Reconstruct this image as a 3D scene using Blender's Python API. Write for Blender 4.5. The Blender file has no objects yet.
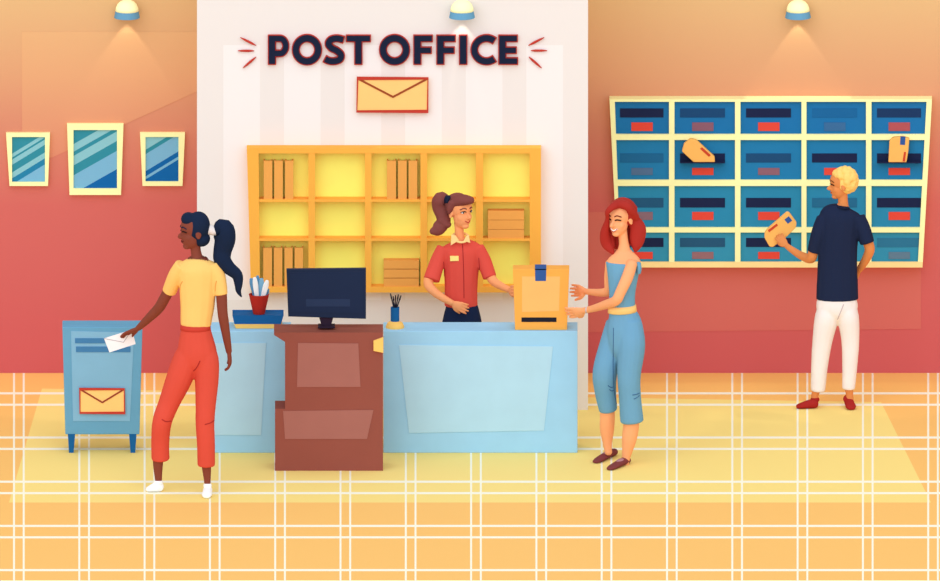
import bpy, bmesh, math, random
from mathutils import Vector, Matrix
from mathutils.bvhtree import BVHTree
random.seed(4)
SC = bpy.context.scene
COL = SC.collection
PITCH = math.radians(12)
S = 160.0                       # picture units per metre
SX, SZ, SY = S, S*math.cos(PITCH), S*math.sin(PITCH)

def P(px, v, d):
    """point of the room: d metres in front of the back wall, seen at (px, v)"""
    return Vector(((px-470)/SX, -d, (373 - v + SY*d)/SZ))
def floor_v(d): return 373 + SY*d

# ---------------------------------------------------------------- materials
def lin(c):
    c /= 255.0
    return c/12.92 if c <= .04045 else ((c+.055)/1.055)**2.4
def L(rgb): return (lin(rgb[0]), lin(rgb[1]), lin(rgb[2]), 1)
MATS = {}
def mat(name, rgb, rough=.8, spec=.08, vary=0.012, scale=6, emit=0):
    if name in MATS: return MATS[name]
    m = bpy.data.materials.new(name); m.use_nodes = True
    nt = m.node_tree; b = nt.nodes['Principled BSDF']
    b.inputs['Roughness'].default_value = rough
    b.inputs['Specular IOR Level'].default_value = spec
    tc = nt.nodes.new('ShaderNodeTexCoord'); n = nt.nodes.new('ShaderNodeTexNoise')
    n.inputs['Scale'].default_value = scale; n.inputs['Detail'].default_value = 3
    nt.links.new(tc.outputs['Object'], n.inputs['Vector'])
    r = nt.nodes.new('ShaderNodeValToRGB')
    c = L(rgb)
    r.color_ramp.elements[0].color = tuple(x*(1-vary*2) for x in c[:3])+(1,)
    r.color_ramp.elements[1].color = tuple(min(1, x*(1+vary*2)) for x in c[:3])+(1,)
    r.color_ramp.elements[0].position = .3; r.color_ramp.elements[1].position = .7
    nt.links.new(n.outputs['Fac'], r.inputs['Fac'])
    nt.links.new(r.outputs['Color'], b.inputs['Base Color'])
    if emit:
        b.inputs['Emission Color'].default_value = c
        b.inputs['Emission Strength'].default_value = emit
    MATS[name] = m
    return m

def node_mat(name, rough=.85):
    m = bpy.data.materials.new(name); m.use_nodes = True
    nt = m.node_tree; b = nt.nodes['Principled BSDF']
    b.inputs['Roughness'].default_value = rough; b.inputs['Specular IOR Level'].default_value = .05
    return m, nt, b
def mth(nt, op, a, b=None, c=None):
    n = nt.nodes.new('ShaderNodeMath'); n.operation = op
    for i, x in enumerate((a, b, c)):
        if x is None: continue
        if isinstance(x, (int, float)): n.inputs[i].default_value = x
        else: nt.links.new(x, n.inputs[i])
    return n.outputs[0]
def mixc(nt, fac, c1, c2):
    n = nt.nodes.new('ShaderNodeMix'); n.data_type = 'RGBA'
    if isinstance(fac, (int, float)): n.inputs['Factor'].default_value = fac
    else: nt.links.new(fac, n.inputs['Factor'])
    for k, c in ((6, c1), (7, c2)):
        if isinstance(c, tuple): n.inputs[k].default_value = c
        else: nt.links.new(c, n.inputs[k])
    return n.outputs[2]
def pos(nt):
    g = nt.nodes.new('ShaderNodeNewGeometry'); s = nt.nodes.new('ShaderNodeSeparateXYZ')
    nt.links.new(g.outputs['Position'], s.inputs[0])
    return s.outputs

def ombre_mat(name, lift=0.0, keys=None):
    """wall paint blended by the painters from orange at the top to coral at the bottom"""
    m, nt, b = node_mat(name)
    x, y, z = pos(nt)
    mr = nt.nodes.new('ShaderNodeMapRange'); nt.links.new(z, mr.inputs['Value'])
    mr.inputs['From Min'].default_value = 0; mr.inputs['From Max'].default_value = 373/SZ
    r = nt.nodes.new('ShaderNodeValToRGB'); cr = r.color_ramp
    for i, (p, c) in enumerate(keys):
        e = cr.elements[i] if i < 2 else cr.elements.new(p)
        e.position = p; e.color = L(c)
    nt.links.new(mr.outputs[0], r.inputs['Fac'])
    out = r.outputs['Color']
    if lift: out = mixc(nt, lift, out, L((255, 196, 130)))  # lighter mix for the highlights painted on the wall
    nt.links.new(out, b.inputs['Base Color'])
    return m

def floor_mat(name, rgb):
    m, nt, b = node_mat(name, .7)
    x, y, z = pos(nt)
    X0 = (667-470)/SX; PX = 65.3/SX; GX = 9.7/SX; WX = 1.9/SX
    D0 = (393.3-373)/SY; PD = 44.2/SY; GD = 11.4/SY; WD = 2.1/SY
    d = mth(nt, 'MULTIPLY', y, -1)
    def lines(co, o, per, gap, w):
        a = mth(nt, 'FLOORED_MODULO', mth(nt, 'SUBTRACT', co, o-w/2), per)
        l1 = mth(nt, 'LESS_THAN', a, w)
        l2 = mth(nt, 'MULTIPLY', mth(nt, 'GREATER_THAN', a, gap), mth(nt, 'LESS_THAN', a, gap+w))
        return mth(nt, 'ADD', l1, l2)
    f = mth(nt, 'MINIMUM', mth(nt, 'ADD', lines(x, X0, PX, GX, WX), lines(d, D0, PD, GD, WD)), 1)
    nt.links.new(mixc(nt, f, L(rgb), L((255, 250, 226))), b.inputs['Base Color'])
    return m

def wallpaper_mat(name):
    m, nt, b = node_mat(name)
    x, y, z = pos(nt)
    base, lite = L((238, 226, 217)), L((244, 234, 227))
    a = mth(nt, 'FLOORED_MODULO', mth(nt, 'SUBTRACT', x, (260-470)/SX), 60.6/SX)
    stripe = mth(nt, 'GREATER_THAN', a, 24/SX)
    ins = mth(nt, 'MULTIPLY', mth(nt, 'GREATER_THAN', x, (223-470)/SX), mth(nt, 'LESS_THAN', x, (564-470)/SX))
    zt = P(0, 45, 1.11).z; zb = P(0, 300, 1.11).z
    ins = mth(nt, 'MULTIPLY', ins, mth(nt, 'MULTIPLY', mth(nt, 'LESS_THAN', z, zt), mth(nt, 'GREATER_THAN', z, zb)))
    nt.links.new(mixc(nt, mth(nt, 'MULTIPLY', stripe, ins), base, lite), b.inputs['Base Color'])
    return m

def stripe_mat(name, bands, slope):
    """diagonal bands printed on a picture; bands: (position 0..1, colour)"""
    m, nt, b = node_mat(name, .5)
    tc = nt.nodes.new('ShaderNodeTexCoord'); s = nt.nodes.new('ShaderNodeSeparateXYZ')
    nt.links.new(tc.outputs['Generated'], s.inputs[0])
    t = mth(nt, 'ADD', s.outputs[2], mth(nt, 'MULTIPLY', mth(nt, 'SUBTRACT', s.outputs[0], .5), -slope))
    t = mth(nt, 'ADD', mth(nt, 'MULTIPLY', t, .6), .2)
    r = nt.nodes.new('ShaderNodeValToRGB'); cr = r.color_ramp; cr.interpolation = 'CONSTANT'
    for i, (p, c) in enumerate(bands):
        e = cr.elements[i] if i < 2 else cr.elements.new(p)
        e.position = p; e.color = L(c)
    nt.links.new(t, r.inputs['Fac']); nt.links.new(r.outputs['Color'], b.inputs['Base Color'])
    return m

# ---------------------------------------------------------------- objects
ORG = {}
def empty_thing(name, label, cat, base, group=None):
    o = bpy.data.objects.new(name, None); COL.objects.link(o)
    o.empty_display_size = .1
    o.location = base; ORG[o.name] = Vector(base)
    tag(o, label, cat, group)
    return o
def tag(o, label=None, cat=None, group=None, kind=None):
    for k, x in (('label', label), ('category', cat), ('group', group), ('kind', kind)):
        if x: o[k] = x
    return o
def mk(name, bm, m, parent=None, base=None, bevel=0, smooth=False, seg=2):
    """links a world-space bmesh as ONE object (child of parent, or top level with its origin at base)"""
    bmesh.ops.recalc_face_normals(bm, faces=bm.faces)
    if bevel:
        bmesh.ops.bevel(bm, geom=[e for e in bm.edges if e.is_manifold and e.calc_face_angle(0) > .5], offset=bevel,
                        segments=seg, affect='EDGES', clamp_overlap=True, profile=.5)
    if parent is not None: org = ORG[parent.name]
    else:
        org = Vector(base) if base is not None else Vector((0, 0, 0))
    bmesh.ops.translate(bm, verts=bm.verts, vec=-org)
    me = bpy.data.meshes.new(name); bm.to_mesh(me); bm.free()
    if smooth:
        for p in me.polygons: p.use_smooth = True
    o = bpy.data.objects.new(name, me); COL.objects.link(o)
    me.materials.append(m)
    if parent is not None: o.parent = parent
    else: o.location = org
    ORG[o.name] = org
    return o
def prism(pts, d, depth, bm=None, d_is_front=True):
    """outline pts [(px, v)] standing upright with its front face d metres from the wall, depth metres thick"""
    bm = bm or bmesh.new()
    f = [P(x, v, d) for x, v in pts]
    a = [bm.verts.new(p) for p in f]
    b = [bm.verts.new(p + Vector((0, depth, 0))) for p in f]
    n = len(a)
    bm.faces.new(a); bm.faces.new(list(reversed(b)))
    for i in range(n):
        bm.faces.new((a[i], b[i], b[(i+1) % n], a[(i+1) % n]))
    return bm
def rect(x0, v0, x1, v1): return [(x0, v0), (x1, v0), (x1, v1), (x0, v1)]
def taper(x0, x1, v0, x2, x3, v1): return [(x0, v0), (x1, v0), (x3, v1), (x2, v1)]
def merge(bm, other):
    me = bpy.data.meshes.new('tmp'); other.to_mesh(me); other.free()
    bm.from_mesh(me); bpy.data.meshes.remove(me)
    return bm

def catmull(pts, k):
    if len(pts) < 3 or k <= 1: return [list(p) for p in pts]
    out = []
    n = len(pts)
    for i in range(n-1):
        p0, p1, p2, p3 = pts[max(i-1, 0)], pts[i], pts[i+1], pts[min(i+2, n-1)]
        for j in range(k):
            t = j/k; r = []
            for a, b, c, e in zip(p0, p1, p2, p3):
                r.append(.5*(2*b + (c-a)*t + (2*a-5*b+4*c-e)*t*t + (3*b-a-3*c+e)*t**3))
            out.append(r)
    out.append(list(pts[-1]))
    return out
def tube_w(bm, pts, k=4, seg=14, up=None, cap=.6):
    """closed tube; pts: (x, y, z, ra, rb) in metres; ra across (in the picture plane), rb along up"""
    q = catmull(pts, k)
    C = [Vector(p[:3]) for p in q]; n = len(q)
    up = Vector(up) if up is not None else Vector((0, 1, 0))
    rings = []
    def frame(i):
        t = (C[min(i+1, n-1)] - C[max(i-1, 0)]).normalized()
        a = t.cross(up)
        if a.length < 1e-3: a = t.cross(Vector((1, 0, 0)))
        a.normalize(); b = a.cross(t).normalized()
        return t, a, b
    def ring(c, a, b, ra, rb):
        return [bm.verts.new(c + a*(ra*math.cos(2*math.pi*j/seg)) + b*(rb*math.sin(2*math.pi*j/seg))) for j in range(seg)]
    t, a, b = frame(0); ra, rb = max(q[0][3], 1e-4), max(q[0][4], 1e-4)
    e = min(ra, rb)*cap
    if cap: 
        rings.append(ring(C[0]-t*e, a, b, ra*.35, rb*.35)); rings.append(ring(C[0]-t*e*.6, a, b, ra*.78, rb*.78))
    for i in range(n):
        t, a, b = frame(i)
        rings.append(ring(C[i], a, b, max(q[i][3], 1e-4), max(q[i][4], 1e-4)))
    ra, rb = max(q[-1][3], 1e-4), max(q[-1][4], 1e-4); e = min(ra, rb)*cap
    if cap:
        rings.append(ring(C[-1]+t*e*.6, a, b, ra*.78, rb*.78)); rings.append(ring(C[-1]+t*e, a, b, ra*.35, rb*.35))
    for r0, r1 in zip(rings, rings[1:]):
        for j in range(seg):
            bm.faces.new((r0[j], r0[(j+1) % seg], r1[(j+1) % seg], r1[j]))
    bm.faces.new(list(reversed(rings[0]))); bm.faces.new(rings[-1])
    return bm
def tube(bm, pts, k=4, seg=14, flat=1.0, up=None, cap=.6):
    """pts: (px, v, d, r[, rdepth]) with radii in picture units"""
    w = []
    for p in pts:
        c = P(p[0], p[1], p[2]); rb = p[4] if len(p) > 4 else p[3]*flat
        w.append((c.x, c.y, c.z, p[3]/S, rb/S))
    return tube_w(bm, w, k, seg, up, cap)
def ell_w(bm, c, axes, radii, su=20, sv=14):
    M = Matrix((axes[0]*radii[0], axes[1]*radii[1], axes[2]*radii[2])).transposed().to_4x4()
    M.translation = c
    bmesh.ops.create_uvsphere(bm, u_segments=su, v_segments=sv, radius=1, matrix=M)
    return bm
AX = (Vector((1, 0, 0)), Vector((0, 1, 0)), Vector((0, 0, 1)))
def ell(bm, px, v, d, rx, rz, ry, rot=0):
    a = math.radians(rot)
    ax = (Vector((math.cos(a), 0, -math.sin(a))), Vector((0, 1, 0)), Vector((math.sin(a), 0, math.cos(a))))
    return ell_w(bm, P(px, v, d), ax, (rx/S, ry/S, rz/S))
def fuse(bm, voxel=.005, smooth=3):
    """grows one continuous skin over the overlapping volumes in bm"""
    bmesh.ops.recalc_face_normals(bm, faces=bm.faces)
    me = bpy.data.meshes.new('fuse'); bm.to_mesh(me); bm.free()
    o = bpy.data.objects.new('fuse', me); COL.objects.link(o)
    r = o.modifiers.new('r', 'REMESH'); r.mode = 'VOXEL'; r.voxel_size = voxel; r.use_smooth_shade = True
    if smooth:
        s = o.modifiers.new('s', 'SMOOTH'); s.factor = .5; s.iterations = smooth
    dg = bpy.context.evaluated_depsgraph_get()
    m2 = bpy.data.meshes.new_from_object(o.evaluated_get(dg))
    bpy.data.objects.remove(o); bpy.data.meshes.remove(me)
    out = bmesh.new(); out.from_mesh(m2); bpy.data.meshes.remove(m2)
    return out
def tuck(body, *clothes):
    """draws the skin in where a garment lies over it"""
    t = caster(*clothes); org = ORG[body.name]
    me = body.data; me.update()
    for _ in range(1):
        for v in me.vertices:
            p = v.co + org
            c, n, i, dist = t.find_nearest(p, .014)
            if c is None: continue
            if v.normal.dot(n) > .75 and (p-c).dot(n) > -.004: v.co = c - n*.0045 - org
    me.update()
VIEW = Vector((0, math.cos(PITCH), -math.sin(PITCH)))
def caster(*objs):
    vs, fs = [], []
    for o in objs:
        b = len(vs); org = ORG[o.name]
        vs += [v.co + org for v in o.data.vertices]
        fs += [tuple(b+i for i in p.vertices) for p in o.data.polygons]
    return BVHTree.FromPolygons(vs, fs)
def hit(bvh, px, v):
    p = P(px, v, 8.0)
    h = bvh.ray_cast(p, VIEW)
    return (h[0], h[1]) if h[0] else (None, None)
def seam(bvh, pts, r, off=.0, k=6):
    """a thin cord lying on a surface along the points (px, v)"""
    bm = bmesh.new(); w = []
    for q in catmull([list(p) for p in pts], k):
        h, n = hit(bvh, q[0], q[1])
        if h is None: continue
        h = h + n*off
        w.append((h.x, h.y, h.z, r/S, r/S))
    if len(w) > 1: tube_w(bm, w, 1, 8)
    return bm

# ---------------------------------------------------------------- palette
navy = mat('navy', (27, 34, 56)); navy_cloth = mat('navy_cloth', (30, 39, 66))
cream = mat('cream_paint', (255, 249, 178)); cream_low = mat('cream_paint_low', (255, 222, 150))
white_m = mat('white', (252, 250, 247)); red_line = mat('red_outline', (196, 62, 48))
env_yel = mat('envelope_yellow', (255, 203, 122)); blue_lamp = mat('lamp_blue', (104, 158, 188))
lamp_m = mat('lamp_shade', (255, 250, 190), emit=.12)
counter_b = mat('counter_blue', (160, 206, 232)); counter_l = mat('counter_light', (178, 214, 230))
brown = mat('podium_brown', (147, 79, 66)); brown_l = mat('podium_light', (165, 103, 92))
shelf_o = mat('shelf_orange', (255, 178, 72)); shelf_y = mat('shelf_yellow', (255, 244, 112))
book_o = mat('folder_orange', (243, 166, 80)); page_m = mat('paper_yellow', (255, 232, 130))
box_m = mat('carton', (247, 172, 78)); box_l = mat('carton_light', (247, 186, 108)); tape_m = mat('tape_blue', (53, 89, 152))
black_m = mat('black_print', (32, 32, 44)); yellow_m = mat('yellow_plastic', (255, 198, 104))
blue_d = mat('deep_blue', (27, 94, 150)); red_pot = mat('red_pot', (184, 46, 36))
mbox = mat('mailbox_blue', (104, 160, 190)); mbox_l = mat('mailbox_light', (130, 178, 205)); mslot = mat('mailbox_slot', (70, 125, 170))
lab_red = mat('label_red', (226, 74, 58)); parcel_m = mat('parcel_orange', (250, 184, 96)); parcel_red = mat('parcel_red', (205, 72, 45))
slip_b = mat('slip_blue', (126, 178, 208)); slip_d = mat('slip_grey_blue', (96, 146, 184))

# ---------------------------------------------------------------- the room
KEYS = [(0, (204, 95, 94)), (.12, (205, 96, 94)), (.45, (209, 105, 96)), (.62, (213, 130, 106)), (.8, (223, 160, 116)), (1, (228, 181, 125))]
wall_m = ombre_mat('ombre_wall', 0, KEYS)
bm = prism([(-500, -120), (1440, -120), (1440, 373), (-500, 373)], 0, .2)
tag(mk('wall_back', bm, wall_m), kind='structure')
highlight_m = ombre_mat('ombre_highlight', .16, KEYS)  # wall colour lightened to imitate reflected light
tag(mk('light_patch_1', prism([(22, 32), (200, 32), (200, 90), (53, 157), (22, 166)], .003, .006), highlight_m), kind='structure')  # thin sheet in the shape of a light patch, highlight put into its colour
highlight2_m = ombre_mat('ombre_highlight_low', .07, KEYS)
tag(mk('light_patch_2', prism([(500, 212), (921, 212), (921, 329), (500, 333)], .003, .006), highlight2_m), kind='structure')  # second painted highlight, fainter, low on the other side

# floor: one slab, pale yellow field inlaid in an orange border
fy, fo = floor_mat('tiles_yellow', (255, 225, 134)), floor_mat('tiles_orange', (255, 197, 112))
bm = bmesh.new()
def FP(px, v): return Vector(((px-470)/SX, -(v-373)/SY, 0))
inn = [FP(42, 388.5), FP(881, 402), FP(931, 502.5), FP(9, 502.5)]
out = [FP(-500, 366), FP(1440, 366), FP(1440, 700), FP(-500, 700)]
iv = [bm.verts.new(p) for p in inn]; ov = [bm.verts.new(p) for p in out]
lo = [bm.verts.new(p - Vector((0, 0, .15))) for p in out]
f = bm.faces.new(iv); f.material_index = 1
for i in range(4):
    j = (i+1) % 4
    bm.faces.new((ov[i], ov[j], iv[j], iv[i])); bm.faces.new((ov[i], lo[i], lo[j], ov[j]))
bm.faces.new(list(reversed(lo)))
fl = mk('floor', bm, fo); fl.data.materials.append(fy); tag(fl, kind='structure')

BAY = 1.11
bm = prism([(197, -120), (588, -120), (588, floor_v(BAY)), (197, floor_v(BAY))], BAY, BAY)
tag(mk('wall_centre', bm, wallpaper_mat('striped_wallpaper')), kind='structure')

# ---------------------------------------------------------------- lamps
def lamp(cx, wall_d, label):
    d = wall_d + .086
    t = empty_thing('wall_lamp', label, 'lamp', P(cx, 18, d), 'dome lamps along the top of the walls')
    def lathe(prof, name, m, seg=40):
        bm = bmesh.new(); c = P(cx, 0, d); rings = []
        for r, v in prof:
            z = P(cx, v, d).z
            rings.append([bm.verts.new((c.x + r/S*math.cos(2*math.pi*j/seg), c.y + r/S*math.sin(2*math.pi*j/seg), z)) for j in range(seg)])
        for a, b in zip(rings, rings[1:]):
            for j in range(seg): bm.faces.new((a[j], a[(j+1) % seg], b[(j+1) % seg], b[j]))
        bm.faces.new(rings[0]); bm.faces.new(rings[-1])
        return mk(name, bm, m, t, smooth=False)
    o = lathe([(11.6, 11), (11.2, 8), (9.8, 4.5), (7.2, 1.8), (3.8, .2), (1, -.3)], 'dome', lamp_m)
    for p in o.data.polygons: p.use_smooth = True
    lathe([(12.9, 17.5), (12.9, 17), (11.5, 11), (11.0, 11)], 'rim', blue_lamp)
    bm = bmesh.new(); c = P(cx, 5, d); y1 = -wall_d
    tube_w(bm, [(c.x, c.y+.05, c.z, .012, .012), (c.x, y1-.004, c.z, .012, .012)], 1, 12, up=(0, 0, 1), cap=0)
    mk('bracket', bm, blue_lamp, t)
    ld = bpy.data.lights.new('lamp_light', 'SPOT'); lo_ = bpy.data.objects.new('lamp_light', ld); COL.objects.link(lo_)
    ld.spot_size = math.radians(68); ld.spot_blend = .12; ld.color = (1, .95, .82); ld.shadow_soft_size = .01
    ld.energy = LAMP_W; ld.use_nodes = True
    nt = ld.node_tree; em = nt.nodes['Emission']; fo_ = nt.nodes.new('ShaderNodeLightFalloff')
    fo_.inputs['Strength'].default_value = 1; nt.links.new(fo_.outputs['Linear'], em.inputs['Strength'])
    lo_.location = P(cx, 18.5, d) + Vector((0, .042, 0)) - ORG[t.name]
    lo_.parent = t
LAMP_W = 6.5
lamp(127, 0, 'cream dome lamp with blue rim on the red wall above the three pictures')
lamp(462, BAY, 'cream dome lamp with blue rim on the white wall above the lettering')
lamp(798, 0, 'cream dome lamp with blue rim on the red wall above the blue mailboxes')

# ---------------------------------------------------------------- pictures
T1, T2, T3, T4, T5 = (52, 140, 156), (137, 194, 200), (122, 180, 208), (40, 128, 165), (20, 100, 165)
bands = [
 [(0, T3), (.30, T4), (.38, T2), (.46, T1), (.56, T2), (.63, T1), (.66, T2), (.71, T1)],
 [(0, T5), (.27, T3), (.46, T1), (.56, T2), (.66, T1), (.70, T2), (.78, T1)],
 [(0, T5), (.36, T3), (.40, T5), (.47, T3), (.70, T1), (.76, T2)]]
def picture(o, i, mname, bd, sl, label):
    t = empty_thing('picture_frame', label, 'picture', P((o[2]+o[3])/2, o[5], 0), 'framed striped pictures on the red wall')
    bm = bmesh.new()
    oc = [(o[0], o[4]), (o[1], o[4]), (o[3], o[5]), (o[2], o[5])]
    ic = [(i[0], i[4]), (i[1], i[4]), (i[3], i[5]), (i[2], i[5])]
    d = .035
    for k in range(4):
        j = (k+1) % 4
        prism([oc[k], oc[j], ic[j], ic[k]], d, d, bm)
    bmesh.ops.remove_doubles(bm, verts=bm.verts, dist=1e-5)
    bmesh.ops.delete(bm, geom=[f for f in bm.faces if all(len(e.link_faces) > 2 for e in f.edges if abs((e.verts[0].co-e.verts[1].co).y) > 1e-4) and abs(f.normal.y) < .5 and len([e for e in f.edges if len(e.link_faces) > 2]) == 4], context='FACES_ONLY')
    mk('frame', bm, cream, t)
    mk('print', prism(ic, .022, .02), stripe_mat(mname, bd, sl), t)
picture((6, 50, 9.5, 48, 133, 186), (12, 45, 12, 45, 137, 182), 'print_teal', bands[0], .45,
        'small teal striped picture in a cream frame, third from the white wall')
picture((67, 123.5, 69.5, 121, 124, 195), (73.5, 117, 73.5, 117, 130, 188.5), 'print_mid', bands[1], .42,
        'largest cream framed picture with diagonal blue stripes, between two smaller ones')
picture((140, 185, 142.5, 182.5, 133, 186), (145.5, 178.5, 145.5, 178.5, 137, 181.5), 'print_blue', bands[2], .45,
        'small picture with deep blue lower corner in a cream frame, nearest the white wall')

# ---------------------------------------------------------------- sign
def stroke_quads(pts, w, ext, closed=False):
    n = len(pts); Lf, Rt = [], []
    pv = [Vector((x, v)) for x, v in pts]
    for i in range(n):
        if closed: a, b = pv[i-1], pv[(i+1) % n]
        else: a, b = pv[max(i-1, 0)], pv[min(i+1, n-1)]
        t = (b-a).normalized(); nn = Vector((-t.y, t.x))
        m = 1.0
        if (closed or 0 < i < n-1):
            t0 = (pv[i]-pv[i-1]).normalized(); m = 1/max(.6, abs(t0.dot(t)))
        c = pv[i].copy()
        if not closed and i == 0: c -= t*ext
        if not closed and i == n-1: c += t*ext
        Lf.append(c + nn*w*m/2); Rt.append(c - nn*w*m/2)
    return Lf, Rt
def stroke_bm(bm, pts, w, ext, d, depth, closed=False):
    Lf, Rt = stroke_quads(pts, w, ext, closed); n = len(pts)
    def ring(i):
        r = []
        for q, dy in ((Lf[i], 0), (Rt[i], 0), (Rt[i], depth), (Lf[i], depth)):
            r.append(bm.verts.new(P(q.x, q.y, d) + Vector((0, dy, 0))))
        return r
    R = [ring(i) for i in range(n)]
    for i in range(n if closed else n-1):
        a, b = R[i], R[(i+1) % n]
        for k in range(4): bm.faces.new((a[k], a[(k+1) % 4], b[(k+1) % 4], b[k]))
    if not closed: bm.faces.new(R[0]); bm.faces.new(list(reversed(R[-1])))
    return bm
def arc(cx, cy, rx, ry, a0, a1, n=24):
    return [(cx + rx*math.cos(math.radians(a0+(a1-a0)*i/n)), cy + ry*math.sin(math.radians(a0+(a1-a0)*i/n))) for i in range(n+1)]
def ov(cx, rx): return [(arc(cx, 50, rx, 11.6, 0, 360, 36)[:-1], True, 6.2)]
def Fs(x, w): return [([(x, 36), (x, 64)], False, 6.4), ([(x, 38.7), (x+w, 38.7)], False, 5.4), ([(x, 50.5), (x+w-1, 50.5)], False, 5.2)]
sp = catmull([(343.2, 39.9), (337, 38.6), (331, 39.9), (328.4, 44), (331.5, 48.2), (337, 51), (341, 55), (339.8, 59.5), (334.5, 61.4), (329, 61), (325.2, 59.2)], 5)
LET = [
 [([(272, 36), (272, 64)], False, 6.4), ([(272, 38.7), (279, 38.7)] + arc(280, 46.2, 5.8, 7.5, -90, 90, 14) + [(272, 53.7)], False, 5.4)],
 ov(307, 11.2),
 [(sp, False, 5.8)],
 [([(358.4, 36), (358.4, 64)], False, 6.4), ([(346.8, 38.7), (370, 38.7)], False, 5.4)],
 ov(394.6, 11.6),
 Fs(417.4, 14.5), Fs(440.4, 14.5),
 [([(463.2, 36), (463.2, 64)], False, 6.6)],
 [(arc(486.5, 50, 12.2, 11.6, -52, -308, 30), False, 6.0)],
 Fs(502.4, 14.5) + [([(502.4, 61.3), (517.2, 61.3)], False, 5.4)]]
sg = empty_thing('post_office_sign', 'dark navy POST OFFICE lettering edged in red on the white wall', 'sign', P(392, 66, BAY))
for strokes in LET:
    bm = bmesh.new(); b2 = bmesh.new()
    for i, (pts, cl, w) in enumerate(strokes):
        stroke_bm(bm, pts, w, 0, BAY+.03+.0004*i, .018, cl)
        stroke_bm(b2, pts, w+2.0, 1.0, BAY+.02+.0004*i, .0198, cl)
    lt = mk('letter', bm, navy, sg)
    mk('outline', b2, red_line, lt)
for a, b in (((240.5, 37.5), (256, 45.5)), ((238, 50.8), (254, 50.8)), ((243, 68), (256, 57)),
             ((544, 37.5), (528.5, 45.5)), ((547, 50.6), (531, 50.6)), ((541.5, 68), (529, 57))):
    bm = bmesh.new()
    pts = [(a[0]+(b[0]-a[0])*t, a[1]+(b[1]-a[1])*t, BAY+.012, r, .9) for t, r in ((0, .4), (.3, 1.1), (.7, 1.2), (1, .4))]
    tube(bm, pts, 3, 10)
    mk('burst_ray', bm, red_line, sg, smooth=True)

def envelope_face(parent_or_none, quad, d, depth, lw, apex, names, mats, base=None, label=None, cat=None):
    """slab with a border and the flap's two lines"""
    t = parent_or_none
    mk(names[0], prism(quad, d, depth), mats[0], t)
    bm = bmesh.new()
    stroke_bm(bm, quad, lw, 0, d+.005, .008, True)
    mk(names[1], bm, mats[1], t)
    bm = bmesh.new()
    stroke_bm(bm, [quad[0], apex, quad[1]], lw*.85, 0, d+.004, .006)
    mk(names[2], bm, mats[2], t)
es = empty_thing('envelope_sign', 'yellow envelope emblem with red border on the white wall under the lettering', 'sign', P(392, 112, BAY))
flap_b = mat('flap_brown', (160, 74, 40))
envelope_face(es, [(357.5, 78.5), (428, 78.5), (427.6, 111.5), (356.8, 111.5)], BAY+.03, .028, 2.2, (393, 97),
              ('panel', 'border', 'flap_line'), (env_yel, red_line, flap_b))

# ---------------------------------------------------------------- yellow shelf and folders
SD = .10; SF = BAY+SD          # shelf depth and its front
shelf = empty_thing('wall_shelf', 'orange pigeonhole shelf with bright yellow back on the white wall', 'shelf', P(394, 292, BAY))
def back(v): return v           # v of things at the rear
cols = [(258.5, 308.5), (315, 365), (371.4, 420.5), (427, 476), (483, 529.7)]
rows = [(153.4, 199.5), (202, 238.6), (241, 286.8)]    # front: opening top, board's top edge
OT, OB = 148.4, 292.5
mk('back_panel', prism([(250, OT), (539, OT), (539, OB-2), (252, OB-2)], BAY+.012, .012), shelf_y, shelf)
mk('side_panel', prism([(246.8, OT), (258.5, OT), (260, OB), (251, OB)], SF, SD), shelf_o, shelf)
mk('side_panel', prism([(529.7, OT), (541, OT), (541, OB), (529.7, OB)], SF, SD), shelf_o, shelf)
mk('top_board', prism([(258.5, OT), (529.7, OT), (529.7, rows[0][0]), (258.5, rows[0][0])], SF, SD), shelf_o, shelf)
mk('bottom_board', prism([(260, rows[2][1]), (529.7, rows[2][1]), (529.7, OB), (260, OB)], SF, SD), shelf_o, shelf)
for k in (0, 1):
    mk('board', prism(rect(259.4, rows[k][1], 529.7, rows[k+1][0]), SF-.001, SD-.013), shelf_o, shelf)
for k in range(4):
    for r in rows:
        mk('divider', prism(rect(cols[k][1], r[0], cols[k+1][0], r[1]), SF-.002, SD-.014), shelf_o, shelf)
def folder_upright(x0, x1, v0, row, label, group):
    v1 = rows[row][1]; d = SF-.008; D = .078
    t = empty_thing('folder', label, 'folder', P((x0+x1)/2, v1, d), group)
    w = 1.1
    bm = prism(rect(x0, v0, x1, v1), d, .012)
    prism(rect(x0, v0, x0+w, v1), d-.012, D-.012, bm); prism(rect(x1-w, v0, x1, v1), d-.012, D-.012, bm)
    mk('cover', bm, book_o, t)
    mk('pages', prism(rect(x0+w, v0+1, x1-w, v1-.6), d-.0125, D-.02), page_m, t)
def folder_flat(x0, x1, v0, v1, label, group):
    d = SF-.008; D = .078
    t = empty_thing('folder', label, 'folder', P((x0+x1)/2, v1, d), group)
    w = 1.1
    bm = prism(rect(x0, v0, x1, v1), d, .012)
    prism(rect(x0, v0, x1, v0+w), d-.012, D-.012, bm); prism(rect(x0, v1-w, x1, v1), d-.012, D-.012, bm)
    mk('cover', bm, book_o, t)
    mk('pages', prism(rect(x0+.8, v0+w, x1-.8, v1-w), d-.0125, D-.02), page_m, t)
o3 = ['nearest the orange side panel', 'in the middle of its three', 'nearest the next compartment']
for (a, b), w in zip(((263.7, 272.3), (274.2, 282.8), (285, 293.3)), o3):
    folder_upright(a, b, 161, 0, 'upright orange folder in the top corner compartment, ' + w, 'upright folders in the top corner compartment')
for (a, b), w in zip(((263.2, 272), (273.8, 282.3), (284.5, 292.6), (294.6, 303)), ('nearest the outer side panel', 'second from the outer side panel', 'third from the outer side panel', 'fourth from the outer side panel')):
    folder_upright(a, b, 248, 2, 'upright orange folder in the bottom row by the monitor, ' + w, 'upright folders in the bottom row')
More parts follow.
